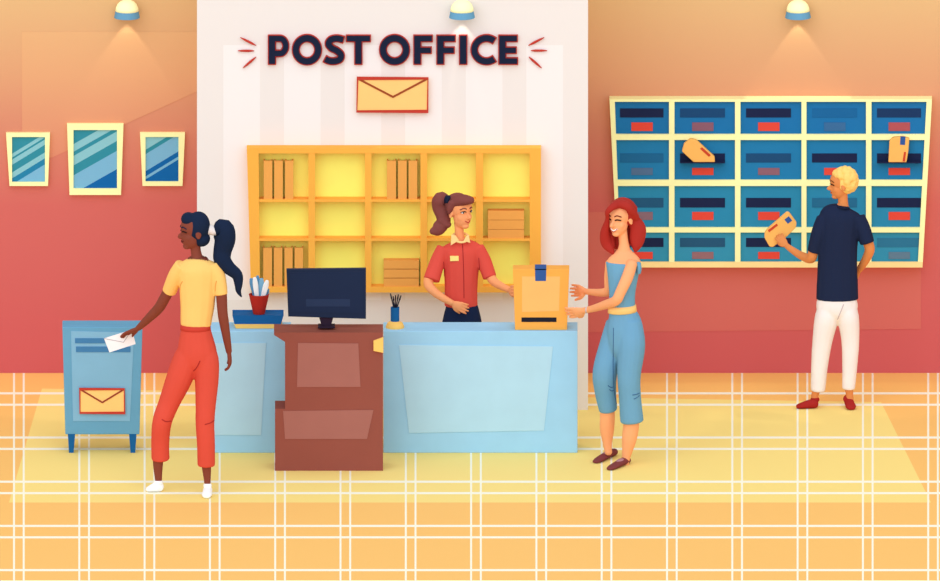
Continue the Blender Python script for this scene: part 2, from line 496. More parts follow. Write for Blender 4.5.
for (a, b), w in zip(((387, 396), (398, 406.7), (408.6, 417.2)), ('left one', 'middle one', 'right one')):
    folder_upright(a, b, 161, 0, 'upright orange folder in the middle top compartment, %s of its three' % w, 'upright folders in the middle top compartment')
for (a, b), w in zip(((278.4, 286.8), (269.4, 277.8), (260.4, 268.8)), ('lowest', 'middle one', 'topmost')):
    folder_flat(383.7, 419, a, b, 'flat orange folder stacked beside the clerk above the pen cup, %s of the stack' % w, 'flat folders in the bottom row')
for (a, b), w in zip(((229.6, 238.6), (220.2, 229.2), (210.8, 219.8)), ('lowest', 'middle one', 'topmost')):
    folder_flat(488, 524, a, b, 'flat orange folder stacked in the compartment above the parcel, %s of the stack' % w, 'flat folders above the parcel')

# ---------------------------------------------------------------- blue mailboxes on the red wall
MD = .1
mb = empty_thing('pigeonhole_shelf', 'cream framed wall unit of twenty blue mailboxes on the red wall', 'mailboxes', P(770, 268, 0))
mc = [(614.5, 669), (674.5, 735), (740.5, 801.5), (806.5, 866), (871.5, 926.5)]
mr_ = [(101.5, 134.5), (140, 180), (186, 227.5), (232.5, 262)]
def xl(v): return 609.5 + (v-99.5)/(268-99.5)*8.5
def xr(v): return 932 - (v-99.5)/(268-99.5)*9.5
def trap(v0, v1, l0=None, r0=None): return [(xl(v0) if l0 is None else l0, v0), (xr(v0) if r0 is None else r0, v0), (xr(v1) if r0 is None else r0, v1), (xl(v1) if l0 is None else l0, v1)]
mk('back_panel', prism(trap(101, 266), .012, .012), cream, mb)
mk('top_board', prism(trap(99.3, 101.8), MD, MD), cream, mb)
for a, b in ((134.3, 140), (180, 186), (227.5, 232.5)):
    mk('board', prism([(xl(a)+3, a), (xr(a)-3, a), (xr(b)-3, b), (xl(b)+3, b)], MD-.001, MD-.013), cream, mb)
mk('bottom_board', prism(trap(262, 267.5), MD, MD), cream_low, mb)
mk('side_panel', prism([(xl(101.8), 101.8), (614.8, 101.8), (620.5, 262), (xl(262), 262)], MD, MD), cream, mb)
mk('side_panel', prism([(926.6, 101.8), (xr(101.8), 101.8), (xr(262), 262), (918, 262)], MD, MD), cream, mb)
for k in range(4):
    for r in mr_:
        mk('divider', prism(rect(mc[k][1], r[0], mc[k+1][0], r[1]), MD-.002, MD-.014), cream, mb)
row_col = [(31, 112, 166), (35, 121, 168), (44, 134, 170), (54, 143, 173)]
FADE = [[1, .55, 1, .15, .75], [.25, 1, .55, 1, 1], [.5, 1, 1, .3, 1], [1, .55, 1, .3, .25]]
def blend(a, b, t): return tuple(int(a[i]*(1-t)+b[i]*t) for i in range(3))
slot_v = {0: (108.5, 117.5, 122.5, 131), 1: (153.5, 162.5, 168, 175), 2: (198, 207.5, 212, 220), 3: (238, 247, 252, 259)}
for r in range(4):
    dm = mat('mailbox_door_%d' % r, row_col[r], rough=.6)
    for c in range(5):
        x0, x1 = mc[c]
        if c == 0: x0 = 614.5 + (mr_[r][0]-101.5)/160*6.5
        if c == 4: x1 = 926.8 - (mr_[r][0]-101.5)/160*8.5
        dd = mk('mailbox_door', prism(rect(x0, mr_[r][0], x1, mr_[r][1]), MD-.02, .02), dm, mb)
        w = FADE[r][c]
        sm = mat('slot_%d_%d' % (r, int(w*100)), blend(row_col[r], (30, 38, 70), w))
        lm = mat('tag_%d_%d' % (r, int(w*100)), blend(row_col[r], (226, 74, 58), w))
        sx0 = mc[c][0] + 5.5; sx1 = min(mc[c][1] - 5.5, sx0+45)
        a, b, e, f = slot_v[r]
        mk('slot', prism(rect(sx0, a, sx1, b), MD-.017, .004), sm, dd)
        if (r, c) in ((1, 1), (1, 4)): mk('slot_ledge', prism(rect(sx0, b+.05, sx1, b+.9), MD+.043, .06), sm, dd)
        cx = (sx0+sx1)/2 + .3
        mk('label_plate', prism(rect(cx-10.7, e, cx+10.7, f), MD-.016, .005), lm, dd)

def parcel(name, quad, d, depth, label, tape=None, line=None, bevel=.006):
    c = [sum(q[0] for q in quad)/len(quad), max(q[1] for q in quad)]
    t = empty_thing(name, label, 'parcel', P(c[0], c[1], d))
    mk('carton', prism(quad, d, depth), parcel_m, t, bevel=bevel)
    if tape: mk('tape', prism(tape, d+.002, depth*.5), tape_m, t)
    if line: mk('address_line', prism(line, d+.002, .004), parcel_red, t)
    return t
parcel('parcel', [(682, 151.5), (684, 144), (690.5, 138.8), (696, 140), (714.5, 157), (715, 162.3), (693.5, 162.3)], MD+.042, .041,
       'tilted orange parcel sticking out of a slot in the second column of mailboxes',
       line=[(700, 148.8), (702, 147.2), (710.8, 155), (709, 157)])
parcel('parcel', [(888.3, 162.5), (889.5, 141), (893, 137.6), (903, 137), (909.3, 138.5), (908.5, 150), (906.5, 162.5)], MD+.042, .041,
       'upright orange parcel with blue tape standing in a slot of the outermost mailbox column',
       tape=[(900.5, 136.9), (905.5, 137.2), (905, 145), (900, 144.6)], line=[(904, 152), (906, 152), (905, 161.5), (902.6, 161.5)])

# ---------------------------------------------------------------- counters, podium and what stands on them
CF, CD = 2.4, .27
ZT = 331.0                           # v of a counter's front top edge
def counter(x0, x1, panel, label):
    t = empty_thing('counter', label, 'counter', P((x0+x1)/2, floor_v(CF), CF))
    mk('body', prism(rect(x0, ZT, x1, floor_v(CF)), CF, CD), counter_b, t, bevel=.004)
    mk('panel', prism(panel, CF+.004, .01), counter_l, t)
counter(203, 291, [(214, 343), (266, 343), (261, 435), (214, 435)], 'light blue counter section behind the woman in the yellow shirt')
counter(383.4, 577.5, [(399, 345), (553, 346.5), (544, 430.5), (409, 433)], 'long light blue counter section with the carton standing on it')
PF = 2.94
pod = empty_thing('podium', 'dark brown podium desk carrying the monitor, between two blue counters', 'podium', P(329, floor_v(PF), PF))
mk('top', prism([(274, 332.5), (383, 332.5), (383, 347), (285, 347), (285, 342), (274, 335)], PF, .25), brown, pod)
mk('column', prism(rect(285, 347, 383, 409), PF, .25), brown, pod)
mk('base', prism(rect(275, 409, 383, floor_v(PF)), PF, .25), brown, pod)
mk('panel', prism([(298, 343), (358.3, 343.5), (360.5, 387), (297, 387)], PF+.003, .008), brown_l, pod)
mk('panel', prism([(283, 411), (373.5, 410), (367, 439), (285, 439)], PF+.003, .008), brown_l, pod)
mk('latch', prism([(373.5, 341), (383.4, 337.5), (383.4, 353), (373.5, 351)], PF+.02, .03), yellow_m, pod, bevel=.002)

PZ = 332.5 - SY*.0
def top_v(d, front_v, front_d): return front_v + SY*(d-front_d)     # v of a point on a top at depth d
# monitor
md = 2.82; mv = top_v(md, 332.5, PF)
mon = empty_thing('monitor', 'dark navy flat monitor on the brown podium', 'monitor', P(327, mv, md))
mk('housing', prism([(286.4, 269.3), (366, 268.5), (366, 319), (288.2, 316.6)], md+.02, .035), mat('monitor_navy', (28, 40, 66), rough=.5), mon, bevel=.003)
mk('screen', prism([(289.5, 272.5), (363, 271.8), (363, 313.5), (290.8, 312)], md+.022, .004), mat('screen_dark', (27, 40, 68), rough=.4), mon)
mk('status_bar', prism(rect(306, 299, 350, 306.5), md+.0235, .004), mat('screen_bar', (40, 53, 82)), mon)
mk('neck', prism([(319, 317), (333.5, 317), (330.5, mv-1.2), (322, mv-1.2)], md+.01, .025), mat('stand_dark', (46, 30, 46)), mon)
mk('foot', prism([(318, mv-1.8), (335, mv-1.8), (335, mv), (318, mv)], md+.05, .1), mat('stand_dark', (46, 30, 46)), mon, bevel=.003)
# tray stack
td = 2.33; tv = top_v(td, ZT, CF)
tr = empty_thing('tray', 'flat yellow tray on the blue counter under the deep blue tray', 'tray', P(258, tv, td))
bm = prism([(234, tv-4.6), (282.3, tv-4.6), (281, tv), (236, tv)], td, .17)
mk('tray_body', bm, yellow_m, tr, bevel=.003)
t2 = empty_thing('tray', 'deep blue flared tray under the red pot', 'tray', P(258, tv-4.6, td))
bm = prism([(232.4, tv-13.2), (283.6, tv-13.2), (281, tv-4.6), (234.4, tv-4.6)], td, .17)
fs = [f for f in bm.faces if f.calc_center_median().z > max(v.co.z for v in bm.verts)-1e-4]
bmesh.ops.recalc_face_normals(bm, faces=bm.faces)
bmesh.ops.inset_region(bm, faces=fs, thickness=.006)
for f in fs:
    for v in f.verts: v.co.z -= .008
mk('tray_body', bm, blue_d, t2)
# red pot with slips
pd = 2.245; pv = tv-13.2+SY*(pd-td)+.0065*SZ; ph = 19.5
def lathe_px(cx, prof, d, seg=32):
    bm = bmesh.new(); c = P(cx, 0, d); R = []
    for r, v in prof:
        z = P(cx, v, d).z
        R.append([bm.verts.new((c.x+r/S*math.cos(2*math.pi*j/seg), c.y+r/S*math.sin(2*math.pi*j/seg), z)) for j in range(seg)])
    for a, b in zip(R, R[1:]):
        for j in range(seg): bm.faces.new((a[j], a[(j+1) % seg], b[(j+1) % seg], b[j]))
    bm.faces.new(R[0]); bm.faces.new(R[-1])
    return bm
pot = empty_thing('pot', 'red tapered pot of paper slips on the blue tray', 'pot', P(259, pv, pd))
mk('pot_body', lathe_px(259, [(5.8, pv), (10.2, pv-ph), (9.2, pv-ph), (5.2, pv-2.5)], pd), red_pot, pot)
rimv = pv-ph
for (bx, tx, tvv, dd, w, m, lab) in (
        (255.5, 251, 276.5, .0, 2.6, slip_d, 'grey blue rounded paper slip leaning out of the red pot, nearest the woman'),
        (256.5, 254.6, 275.5, .022, 2.6, white_m, 'white rounded paper slip in the red pot, beside the grey blue one'),
        (259, 257.6, 273.8, -.02, 2.2, slip_d, 'tallest grey blue paper slip standing behind the others in the red pot'),
        (260, 261.6, 276.5, .002, 2.9, slip_b, 'pale blue broad paper slip in the middle of the red pot'),
        (262, 267.3, 278.5, .035, 2.7, white_m, 'white paper slip leaning out of the red pot towards the monitor'),
        (263, 268.4, 287, -.005, 1.9, slip_d, 'short grey blue paper slip in the red pot nearest the monitor')):
    bm = bmesh.new(); q = []
    b = (bx*.35+259*.65, pv-3.2)
    for t, r in ((0, .6), (.3, .75), (.6, .95), (.85, 1), (1, .55)):
        q.append((b[0]+(tx-b[0])*(t**1.15), b[1]+(tvv+2-b[1])*t, pd+dd*(.25+.75*t), w*r, .45))
    tube(bm, q, 3, 12, cap=.8)
    o = mk('paper_slip', bm, m, None, base=P(*q[0][:3]), smooth=True)
    tag(o, lab, 'paper slip', 'paper slips in the red pot')
# pen cup on yellow dome stand
qd = 2.3; qv = top_v(qd, ZT, CF)
st = mk('pen_stand', lathe_px(395, [(9.2, qv), (9.0, qv-2), (7.6, qv-5), (4.6, qv-6.6), (4.6, qv-6.6)], qd), yellow_m, None, base=P(395, qv, qd))
tag(st, 'small yellow domed stand on the blue counter beneath the pen cup', 'stand')
cv = qv-6.6
cup = empty_thing('pen_cup', 'slim deep blue pen cup on a yellow domed stand', 'cup', P(395, cv, qd))
mk('cup_body', lathe_px(395, [(4.3, cv), (4.4, cv-14), (3.6, cv-14), (3.5, cv-2)], qd), blue_d, cup)
for i, (tx, tvv, dd, wh) in enumerate(((390.4, 293.6, 0, 'leaning furthest towards the monitor'), (393.2, 296.5, .02, 'second from the monitor side'),
        (395.6, 295.4, -.02, 'upright in the middle of the fan'), (398.4, 294.6, .02, 'second from the clerk side'), (401, 295.6, 0, 'leaning furthest towards the clerk'))):
    bx = 395 + (tx-395)*-.3
    pt = empty_thing('pen', 'thin black pen in the blue cup, ' + wh, 'pen', P(bx, cv-2.2, qd), 'black pens in the blue cup')
    bm = bmesh.new(); a = (bx, cv-2.4, qd-dd*.3); b = (tx, tvv, qd+dd)
    mid = tuple(a[k]+(b[k]-a[k])*.82 for k in range(3))
    tube(bm, [a+(.62,), mid+(.62,)], 1, 8, cap=.2); mk('barrel', bm, black_m, pt, smooth=True)
    bm = bmesh.new(); tube(bm, [mid+(.85,), b+(.6,)], 1, 8, cap=.5); mk('cap', bm, black_m, pt, smooth=True)

# carton on the counter
BF = 2.37; bv = top_v(BF, ZT, CF)
bx = empty_thing('carton', 'large orange cardboard box with blue tape standing on the blue counter', 'box', P(541, bv, BF))
BD = .13; bt = 265+SY*BD
mk('carton_body', prism([(513, bt), (569.3, bt), (567, bv), (515, bv)], BF, BD), box_m, bx, bevel=.003)
bm = prism([(535, bt-.4), (546.3, bt-.4), (546, 281), (535.3, 281)], BF+.002, .006)
prism([(535, bt-.5), (546.3, bt-.5), (546.3, bt+.6), (535, bt+.6)], BF+.002, BD+.002, bm)
mk('tape', bm, tape_m, bx)
mk('label_bar', prism(rect(521.5, 317.5, 556.5, 322), BF+.002, .005), black_m, bx)
mk('panel', prism([(522, 276.5), (560, 276.5), (559, 311), (522, 312)], BF+.001, .004), box_l, bx)

# ---------------------------------------------------------------- blue post box
MF = 2.4; MDp = .2
pb = empty_thing('post_box', 'blue standing post box with yellow envelope emblem beside the woman in red trousers', 'post box', P(103, floor_v(MF), MF))
mk('body', prism([(62.3, 327), (142.5, 327), (139.5, 434.5), (65.3, 434.5)], MF, MDp), mbox, pb, bevel=.005)
mk('front_panel', prism([(71, 331), (134, 332.5), (130, 421), (73, 421)], MF+.003, .008), mbox_l, pb)
mk('slot', prism([(75, 338.3), (131, 338.3), (131, 343.3), (75, 343.3)], MF+.006, .008), mslot, pb)
mk('slot', prism([(76, 346.6), (130.5, 346.6), (130.5, 352.2), (76, 352.2)], MF+.006, .008), mslot, pb)
for x0, x1, x2, x3 in ((67.8, 75.2, 69, 73.6), (129, 136.6, 130.6, 135.2)):
    for dd in (0, MDp-.035):
        vb = floor_v(MF-dd)
        mk('leg', prism([(x0, 434-SY*dd), (x1, 434-SY*dd), (x3, vb), (x2, vb)], MF-dd, .035), blue_d, pb)
envelope_face(pb, [(79.8, 389.2), (124.3, 389.2), (124.6, 413), (80, 413)], MF+.012, .012, 1.7, (102.3, 402.5),
              ('emblem', 'emblem_border', 'emblem_flap_line'), (env_yel, red_line, mat('flap_red', (150, 62, 44))))

# ---------------------------------------------------------------- people
def hand(bm, wrist, f, n, size=.165, thumb=1, curl=(.25, .35, .3), spread=.05, thumb_open=.9, palm_len=.5):
    """palm, four unequal bent fingers and a thumb; f: towards the fingertips, n: the way the palm faces"""
    f = f.normalized(); n = (n - f*n.dot(f)).normalized(); s = f.cross(n).normalized()*thumb
    k = size/.165
    def pt(c, r, rb=None): return (c.x, c.y, c.z, r*k, (rb if rb else r)*k)
    kn = wrist + f*(.078*k)
    tube_w(bm, [pt(wrist-f*.02*k, .019, .016), pt(wrist+f*.012*k, .024, .015), pt(wrist+f*.045*k, .035, .015), pt(kn, .037, .012)], 3, 14, up=n, cap=.5)
    lens = ((.030, .022, .018), (.036, .025, .019), (.033, .023, .018), (.026, .018, .016))
    for i in range(4):
        off = 1.5-i
        b = kn + s*(off*.0205*k) - f*.012*k
        dirv = (f + s*off*spread).normalized(); pts = [pt(b, .0092)]; ang = 0; c = b + dirv*.012*k
        pts.append(pt(c, .0092))
        for j in range(3):
            ang += curl[j]*(1 + .08*i)
            dv = dirv*math.cos(ang) + n*math.sin(ang)
            c = c + dv*(lens[i][j]*k); pts.append(pt(c, (.0088, .0082, .0072)[j]))
        tube_w(bm, pts, 3, 10, up=s, cap=.9)
    b = wrist + f*.022*k + s*.02*k
    td_ = (f*.75 + s*thumb_open*.8 + n*.25).normalized()
    c1 = b + td_*.034*k; d2 = (f*.95 + s*thumb_open*.35 + n*.3).normalized(); c2 = c1 + d2*.028*k; c3 = c2 + (d2+n*.15).normalized()*.022*k
    tube_w(bm, [pt(b, .014), pt(c1, .0115), pt(c2, .0098), pt(c3, .008)], 3, 10, up=n, cap=.9)

class Head:
    def __init__(s, c, H, yaw, tilt=0, roll=0):
        """yaw: heading in the floor plan, 0 = towards the camera, + = to the right of the picture"""
        a = math.radians(yaw)
        f = Vector((math.sin(a), -math.cos(a), 0)); sd = Vector((math.cos(a), math.sin(a), 0)); u = Vector((0, 0, 1))
        R = Matrix.Rotation(math.radians(tilt), 3, sd)
        s.f, s.s, s.u, s.c, s.H = R @ f, sd, R @ u, c, H
    def p(s, f, sd, u): return s.c + s.f*(f*s.H) + s.s*(sd*s.H) + s.u*(u*s.H)
    def e(s, bm, f, sd, u, rf, rs, ru, su=18, sv=12):
        return ell_w(bm, s.p(f, sd, u), (s.f, s.s, s.u), (rf*s.H, rs*s.H, ru*s.H), su, sv)
    def build(s, bm, ears=(1, -1), nose=1.0):
        s.e(bm, -.04, 0, .14, .41, .345, .36, 24, 18)
        s.e(bm, .07, 0, -.14, .275, .265, .34, 20, 14)
        s.e(bm, .2, 0, -.40, .11, .12, .09)
        for k in ears:
            s.e(bm, -.05, .345*k, -.03, .085, .035, .115); s.e(bm, -.05, .36*k, -.10, .05, .03, .05)
            s.e(bm, .16, .17*k, -.14, .12, .09, .12)
        n = [s.p(.28, 0, .06), s.p(.36, 0, -.05), s.p(.33+.10*nose, 0, -.125), s.p(.33, 0, -.165)]
        r = [.03, .038, .052, .04]
        tube_w(bm, [(q.x, q.y, q.z, x*s.H, x*s.H) for q, x in zip(n, r)], 3, 10, up=s.s)
        for k in (1, -1): s.e(bm, .345, .045*k, -.135, .035, .03, .03)
        s.e(bm, .315, 0, -.255, .035, .085, .022); s.e(bm, .305, 0, -.30, .035, .07, .026)
    def on(s, bvh, sd, u, off=0):
        o = s.p(1.2, sd, u)
        h = bvh.ray_cast(o, -s.f)
        return h[0] + s.f*off, h[1]
    def cord(s, bvh, pts, r, off=0):
        bm = bmesh.new(); w = []
        for sd, u in catmull([list(p) for p in pts], 5):
            h, n = s.on(bvh, sd, u, off); w.append((h.x, h.y, h.z, r*s.H, r*s.H))
        return tube_w(bm, w, 1, 8, cap=.8)
    def face(s, parent, bvh, brow_m, lip_m, closed=False, smile=.02, teeth=False, eye_r=1.0):
        dark = mat('eye_dark', (52, 28, 26)); wh = mat('eye_white', (250, 244, 236))
        for k in (1, -1):
            if closed:
                mk('eye', s.cord(bvh, [(.075*k, .025), (.14*k, .04), (.21*k, .02)], .021, .002), dark, parent, smooth=True)
            else:
                h, n = s.on(bvh, .145*k, .03, -.012*s.H)
                bm = bmesh.new(); ell_w(bm, h, (s.f, s.s, s.u), (.03*s.H, .058*s.H*eye_r, .03*s.H*eye_r))
                e = mk('eye', bm, wh, parent, smooth=True)
                h2 = h + s.f*(.018*s.H)
                bm = bmesh.new(); ell_w(bm, h2, (s.f, s.s, s.u), (.016*s.H, .03*s.H, .03*s.H))
                mk('iris', bm, dark, e, smooth=True)
                mk('eyelash', s.cord(bvh, [(.08*k, .045), (.145*k, .068), (.215*k, .04)], .013, .004), dark, e, smooth=True)
            mk('eyebrow', s.cord(bvh, [(.07*k, .135), (.14*k, .165), (.23*k, .125)], .017, .001), brow_m, parent, smooth=True)
        if teeth:
            mk('mouth', s.cord(bvh, [(-.11, -.235), (0, -.285), (.11, -.235)], .026, -.002), wh, parent, smooth=True)
            mk('lip', s.cord(bvh, [(-.12, -.225), (0, -.325), (.12, -.225)], .012, .003), lip_m, parent, smooth=True)
        else:
            mk('mouth', s.cord(bvh, [(-.09, -.268+smile), (0, -.282), (.09, -.268+smile)], .015, .001), lip_m, parent, smooth=True)

def skin_mat(name, rgb):
    m = mat(name, rgb, rough=.7, spec=.12)
    b = m.node_tree.nodes['Principled BSDF']
    return m
def cloth_part(name, bm, m, parent, vox=.006, sm=4): return mk(name, fuse(bm, vox, sm), m, parent, smooth=True)
def shoe(bm, heel, toe, w, h, up_pt=None):
    """closed low shoe between heel and toe, both points on the ground (px, v, d)"""
    a, b = P(*heel), P(*toe)
    a.z = max(a.z, 0); b.z = max(b.z, 0)
    t = b-a
    pts = []
    for k, rw, rh in ((0, .78, .9), (.2, .9, 1.0), (.5, .92, .85), (.8, 1, .62), (1, .7, .45)):
        c = a + t*k
        pts.append((c.x, c.y, c.z + h/S*rh, w/S*rw, h/S*rh))
    return tube_w(bm, pts, 3, 16, up=(0, 0, 1), cap=.7)

VOX = .0038
# ---- woman posting a letter -------------------------------------------------
SKD = skin_mat('skin_deep', (134, 66, 50)); YEL = mat('shirt_yellow', (255, 199, 112)); RED = mat('trousers_red', (217, 80, 62)); HAIR1 = mat('hair_navy', (24, 37, 62))
D = 3.62
w1 = empty_thing('person', 'woman in yellow shirt and red trousers posting a white envelope, navy ponytail', 'person', P(185, floor_v(D), D))
hd = Head(P(194, 231.5, D), 36.5/S, -78, tilt=0)
bm = bmesh.new(); hd.build(bm, nose=.85)
tube(bm, [(195, 243, D, 5.4), (196, 252, D, 5.2), (198, 262, D, 6.5, 6)])
tube(bm, [(198, 260, D, 12, 8), (198, 270, D, 18.5, 12), (198, 290, D, 16.5, 11), (197, 308, D, 15, 10.5), (196, 326, D, 14.5, 11), (196, 345, D, 15, 11)])
LA = [(184, 268, D, 5), (173.5, 282, D-.055, 5.6), (162, 303, D-.12, 5.5), (158, 309, D-.15, 5.3), (150, 317, D-.2, 4.6), (138.5, 328, D-.29, 3.1)]
RA = [(211, 268, D, 4.8), (220, 285, D+.02, 5.8), (222.5, 312, D+.03, 5.2), (224, 322, D+.02, 5.0), (227, 340, D-.01, 4.0), (229, 352, D-.03, 3.1)]
tube(bm, LA); tube(bm, RA)
LL = [(191, 348, D, 9, 9), (180, 378, D, 11), (168, 405, D, 9.5), (162, 421, D+.01, 8.6), (159.5, 440, D-.02, 7), (158, 463, D-.04, 5.2), (158.5, 480, D-.05, 3.6), (158.5, 488, D-.05, 4)]
RL = [(203, 348, D, 9, 9), (206.8, 378, D+.02, 10), (206, 405, D+.04, 9.2), (205, 425, D+.05, 8.2), (205.5, 445, D+.05, 7), (206.5, 467, D+.04, 4.8), (207.5, 484, D+.03, 3.2), (207.5, 492, D+.03, 3.6)]
tube(bm, LL); tube(bm, RL)
hand(bm, P(138, 328.5, D-.29), P(122, 335, D-.36)-P(138, 328.5, D-.29), Vector((.2, -.3, -1)), size=.15, thumb=-1, curl=(.1, .15, .1), thumb_open=.5)
hand(bm, P(229, 352, D-.03), P(231, 372, D-.04)-P(229, 352, D-.03), Vector((-1, .2, 0)), size=.14, thumb=1, curl=(.25, .35, .3), thumb_open=.35)
fused1 = fuse(bm, VOX, 3)
body = mk('body', fused1, SKD, w1, smooth=True)
bv = caster(body)
hd.face(body, bv, HAIR1, mat('lip_deep', (96, 36, 36)), smile=.03, closed=True)
bm = bmesh.new()
ell(bm, 197.5, 226.5, D, 12.6, 15.4, 13.4, 10); ell(bm, 201.5, 238.5, D, 8.8, 8.2, 10.5); ell(bm, 188.5, 219, D, 7.6, 6.8, 11); ell(bm, 203.5, 224, D, 6, 9, 9)
cloth_part('hair', bm, HAIR1, body, .005, 3)
bm = bmesh.new()
tube(bm, [(216, 231, D, 5), (222, 229, D, 11.5, 9), (225, 239, D, 10.8, 9), (222.5, 251, D, 9.3, 7), (222.5, 260, D+.01, 8.8, 6.5), (229, 268, D+.01, 7, 5.5), (237, 275, D, 5.8, 5), (238.5, 284, D, 4.3, 4), (238.5, 291, D, 2.8), (241.5, 297, D, .8)], cap=.5)
cloth_part('ponytail', bm, HAIR1, body, .0045, 2)
bm = bmesh.new(); tube(bm, [(207, 229, D, 4.5), (209.5, 229.5, D, 5.4), (212.5, 230.5, D, 5.0), (216, 231, D, 4.5)])
mk('hair_tie', bm, mat('hair_tie_white', (240, 226, 220)), body, smooth=True)
bm = bmesh.new()
tube(bm, [(197.5, 259, D, 10, 8), (197.5, 263, D, 17.5, 9.5), (198, 270, D, 20.5, 13), (197.8, 285, D, 18.8, 13), (197.5, 305, D, 17.3, 12.5), (196.3, 318, D, 16, 12.5), (196, 325, D, 15.5, 12.5)], cap=.25)
tube(bm, [(183, 265.5, D, 8.5), (176, 276, D-.03, 8.2), (169.2, 291.5, D-.085, 7.2)], cap=.1)
tube(bm, [(212, 265.5, D, 8.5), (218, 277, D+.015, 7.8), (221, 294.5, D+.025, 6.9)], cap=.1)
sh = cloth_part('shirt', bm, YEL, body)
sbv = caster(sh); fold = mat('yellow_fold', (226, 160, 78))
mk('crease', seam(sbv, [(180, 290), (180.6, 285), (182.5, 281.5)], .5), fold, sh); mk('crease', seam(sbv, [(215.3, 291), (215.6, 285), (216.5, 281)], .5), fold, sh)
bm = bmesh.new()
tube(bm, [(195.5, 325.5, D, 14.2, 12.5), (196, 335, D, 16.5, 14), (197, 352, D, 20, 16), (198, 364, D, 18.5, 14), (197, 372, D, 9, 9)], cap=.3)
tube(bm, [(192, 345, D, 9), (186.5, 358, D, 13), (179.5, 378, D, 13.4), (169, 403, D, 10.8), (162.3, 421, D+.01, 10), (160.3, 440, D-.02, 9.3), (160.5, 459.5, D-.04, 9.2)], cap=.1)
tube(bm, [(202.5, 345, D, 9), (206, 358, D+.01, 12.6), (206.8, 378, D+.02, 12.2), (205.7, 405, D+.04, 10.3), (205, 424, D+.05, 9.6), (206, 445, D+.05, 9.2), (206.3, 465.5, D+.04, 9)], cap=.1)
tr_ = cloth_part('trousers', bm, RED, body, .006, 14)
bm = bmesh.new(); tube(bm, [(195.5, 324.8, D, 15, 13.2), (195.5, 329.5, D, 15.4, 13.6)], cap=.05)
mk('waistband', bm, mat('waistband_red', (205, 66, 52)), tr_, smooth=True)
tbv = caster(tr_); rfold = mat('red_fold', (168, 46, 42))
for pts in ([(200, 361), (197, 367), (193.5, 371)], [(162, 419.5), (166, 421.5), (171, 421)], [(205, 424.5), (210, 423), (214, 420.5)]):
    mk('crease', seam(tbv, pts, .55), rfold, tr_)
bm = bmesh.new(); shoe(bm, (160.5, floor_v(D-.05), D-.05), (147.5, floor_v(D-.05), D-.05), 5.8, 5.2); ell(bm, 158.5, 482.5, D-.05, 4.8, 3.2, 5.2)
cloth_part('shoe', bm, white_m, body, .004, 2)
bm = bmesh.new(); shoe(bm, (208, floor_v(D+.0), D+.0), (206.5, floor_v(D+.16), D+.16), 5.2, 4.6); ell(bm, 207.5, 485.5, D+.03, 4.4, 3.2, 5)
cloth_part('shoe', bm, white_m, body, .004, 2)
tuck(body, sh, tr_)
# envelope in her hand
ed = D-.36
ev = empty_thing('envelope', 'white envelope held at the post box slot by the woman in yellow', 'envelope', P(120, 352, ed))
q = [(104, 338.5), (132.2, 329.6), (135.6, 344), (109.5, 352.4)]
mk('paper', prism(q, ed-.005, .005), mat('envelope_white', (250, 244, 241)), ev)
bm = bmesh.new(); stroke_bm(bm, [q[0], (123.5, 342.3), q[1]], .7, 0, ed-.0035, .003)
mk('flap_line', bm, mat('flap_grey', (190, 180, 182)), ev)

# ---- clerk ------------------------------------------------------------------
SKC = skin_mat('skin_clerk', (248, 160, 104)); POLO = mat('polo_red', (222, 80, 66)); HAIR2 = mat('hair_brown', (130, 68, 62)); SKIRT = mat('skirt_navy', (26, 38, 68))
D = 1.78
w2 = empty_thing('person', 'clerk in red polo shirt and navy skirt behind the counter, brown ponytail', 'person', P(462, floor_v(D), D))
hd = Head(P(460.5, 212, D), 33.5/S, 40, tilt=-3)
bm = bmesh.new(); hd.build(bm)
tube(bm, [(458.5, 222, D, 4.6), (459.5, 234, D, 4.6), (460.5, 244, D, 6, 5.5)])
tube(bm, [(461, 242, D, 10, 7), (461, 250, D, 17, 10), (461, 270, D, 15, 10), (461, 290, D, 14, 9.5), (462, 308, D, 14.5, 10), (462, 325, D, 17, 11.5)])
LA = [(445, 250, D, 4.2), (435, 262, D+.03, 5.6), (430, 276, D+.06, 5.2), (428.5, 284, D+.09, 5.0), (434, 291.5, D+.125, 4.4), (443, 298, D+.14, 3.8), (452, 303, D+.145, 3.1)]
RA = [(475, 249, D, 4.2), (485, 261, D+.01, 5.6), (490, 275, D+.04, 5.0), (494, 281.5, D+.08, 4.6), (502, 286.5, D+.16, 3.8), (511, 290.5, D+.25, 3.0)]
tube(bm, LA); tube(bm, RA)
for x0, sgn in ((453, -1), (470, 1)):
    x = x0
    tube(bm, [(x, 322, D, 9.5, 10), (x, 352, D, 9), (x+sgn*.5, 378, D, 6.8), (x+sgn, 395, D, 6.6), (x+sgn, 415, D, 4.2), (x+sgn, floor_v(D)-4, D, 3.6)])
hand(bm, P(452, 303, D+.145), P(466, 309, D+.14)-P(452, 303, D+.145), Vector((.2, 1, -.15)), size=.13, thumb=-1, curl=(.15, .3, .3), thumb_open=.8)
hand(bm, P(510, 290.5, D+.25), P(513, 291, D+.5)-P(508, 290.5, D+.25), Vector((1, .25, 0)), size=.135, thumb=-1, curl=(.12, .2, .2), thumb_open=.6)
body = mk('body', fuse(bm, VOX, 3), SKC, w2, smooth=True)
bv = caster(body)
hd.face(body, bv, HAIR2, mat('lip_red', (190, 60, 50)), smile=.035)
bm = bmesh.new()
hd.e(bm, -.14, 0, .2, .37, .39, .37, 24, 18)
tube(bm, [(452, 203, D, 6, 8), (459, 200.5, D+.03, 6.3, 8), (467, 200, D+.06, 5.0, 7), (472, 200.3, D+.06, 3.6, 5)])
tube(bm, [(452, 203, D+.04, 5), (449.8, 209, D+.045, 3.2), (449, 213.5, D+.04, 1.6)])
hr = cloth_part('hair', bm, HAIR2, body, .0045, 2)
bm = bmesh.new()
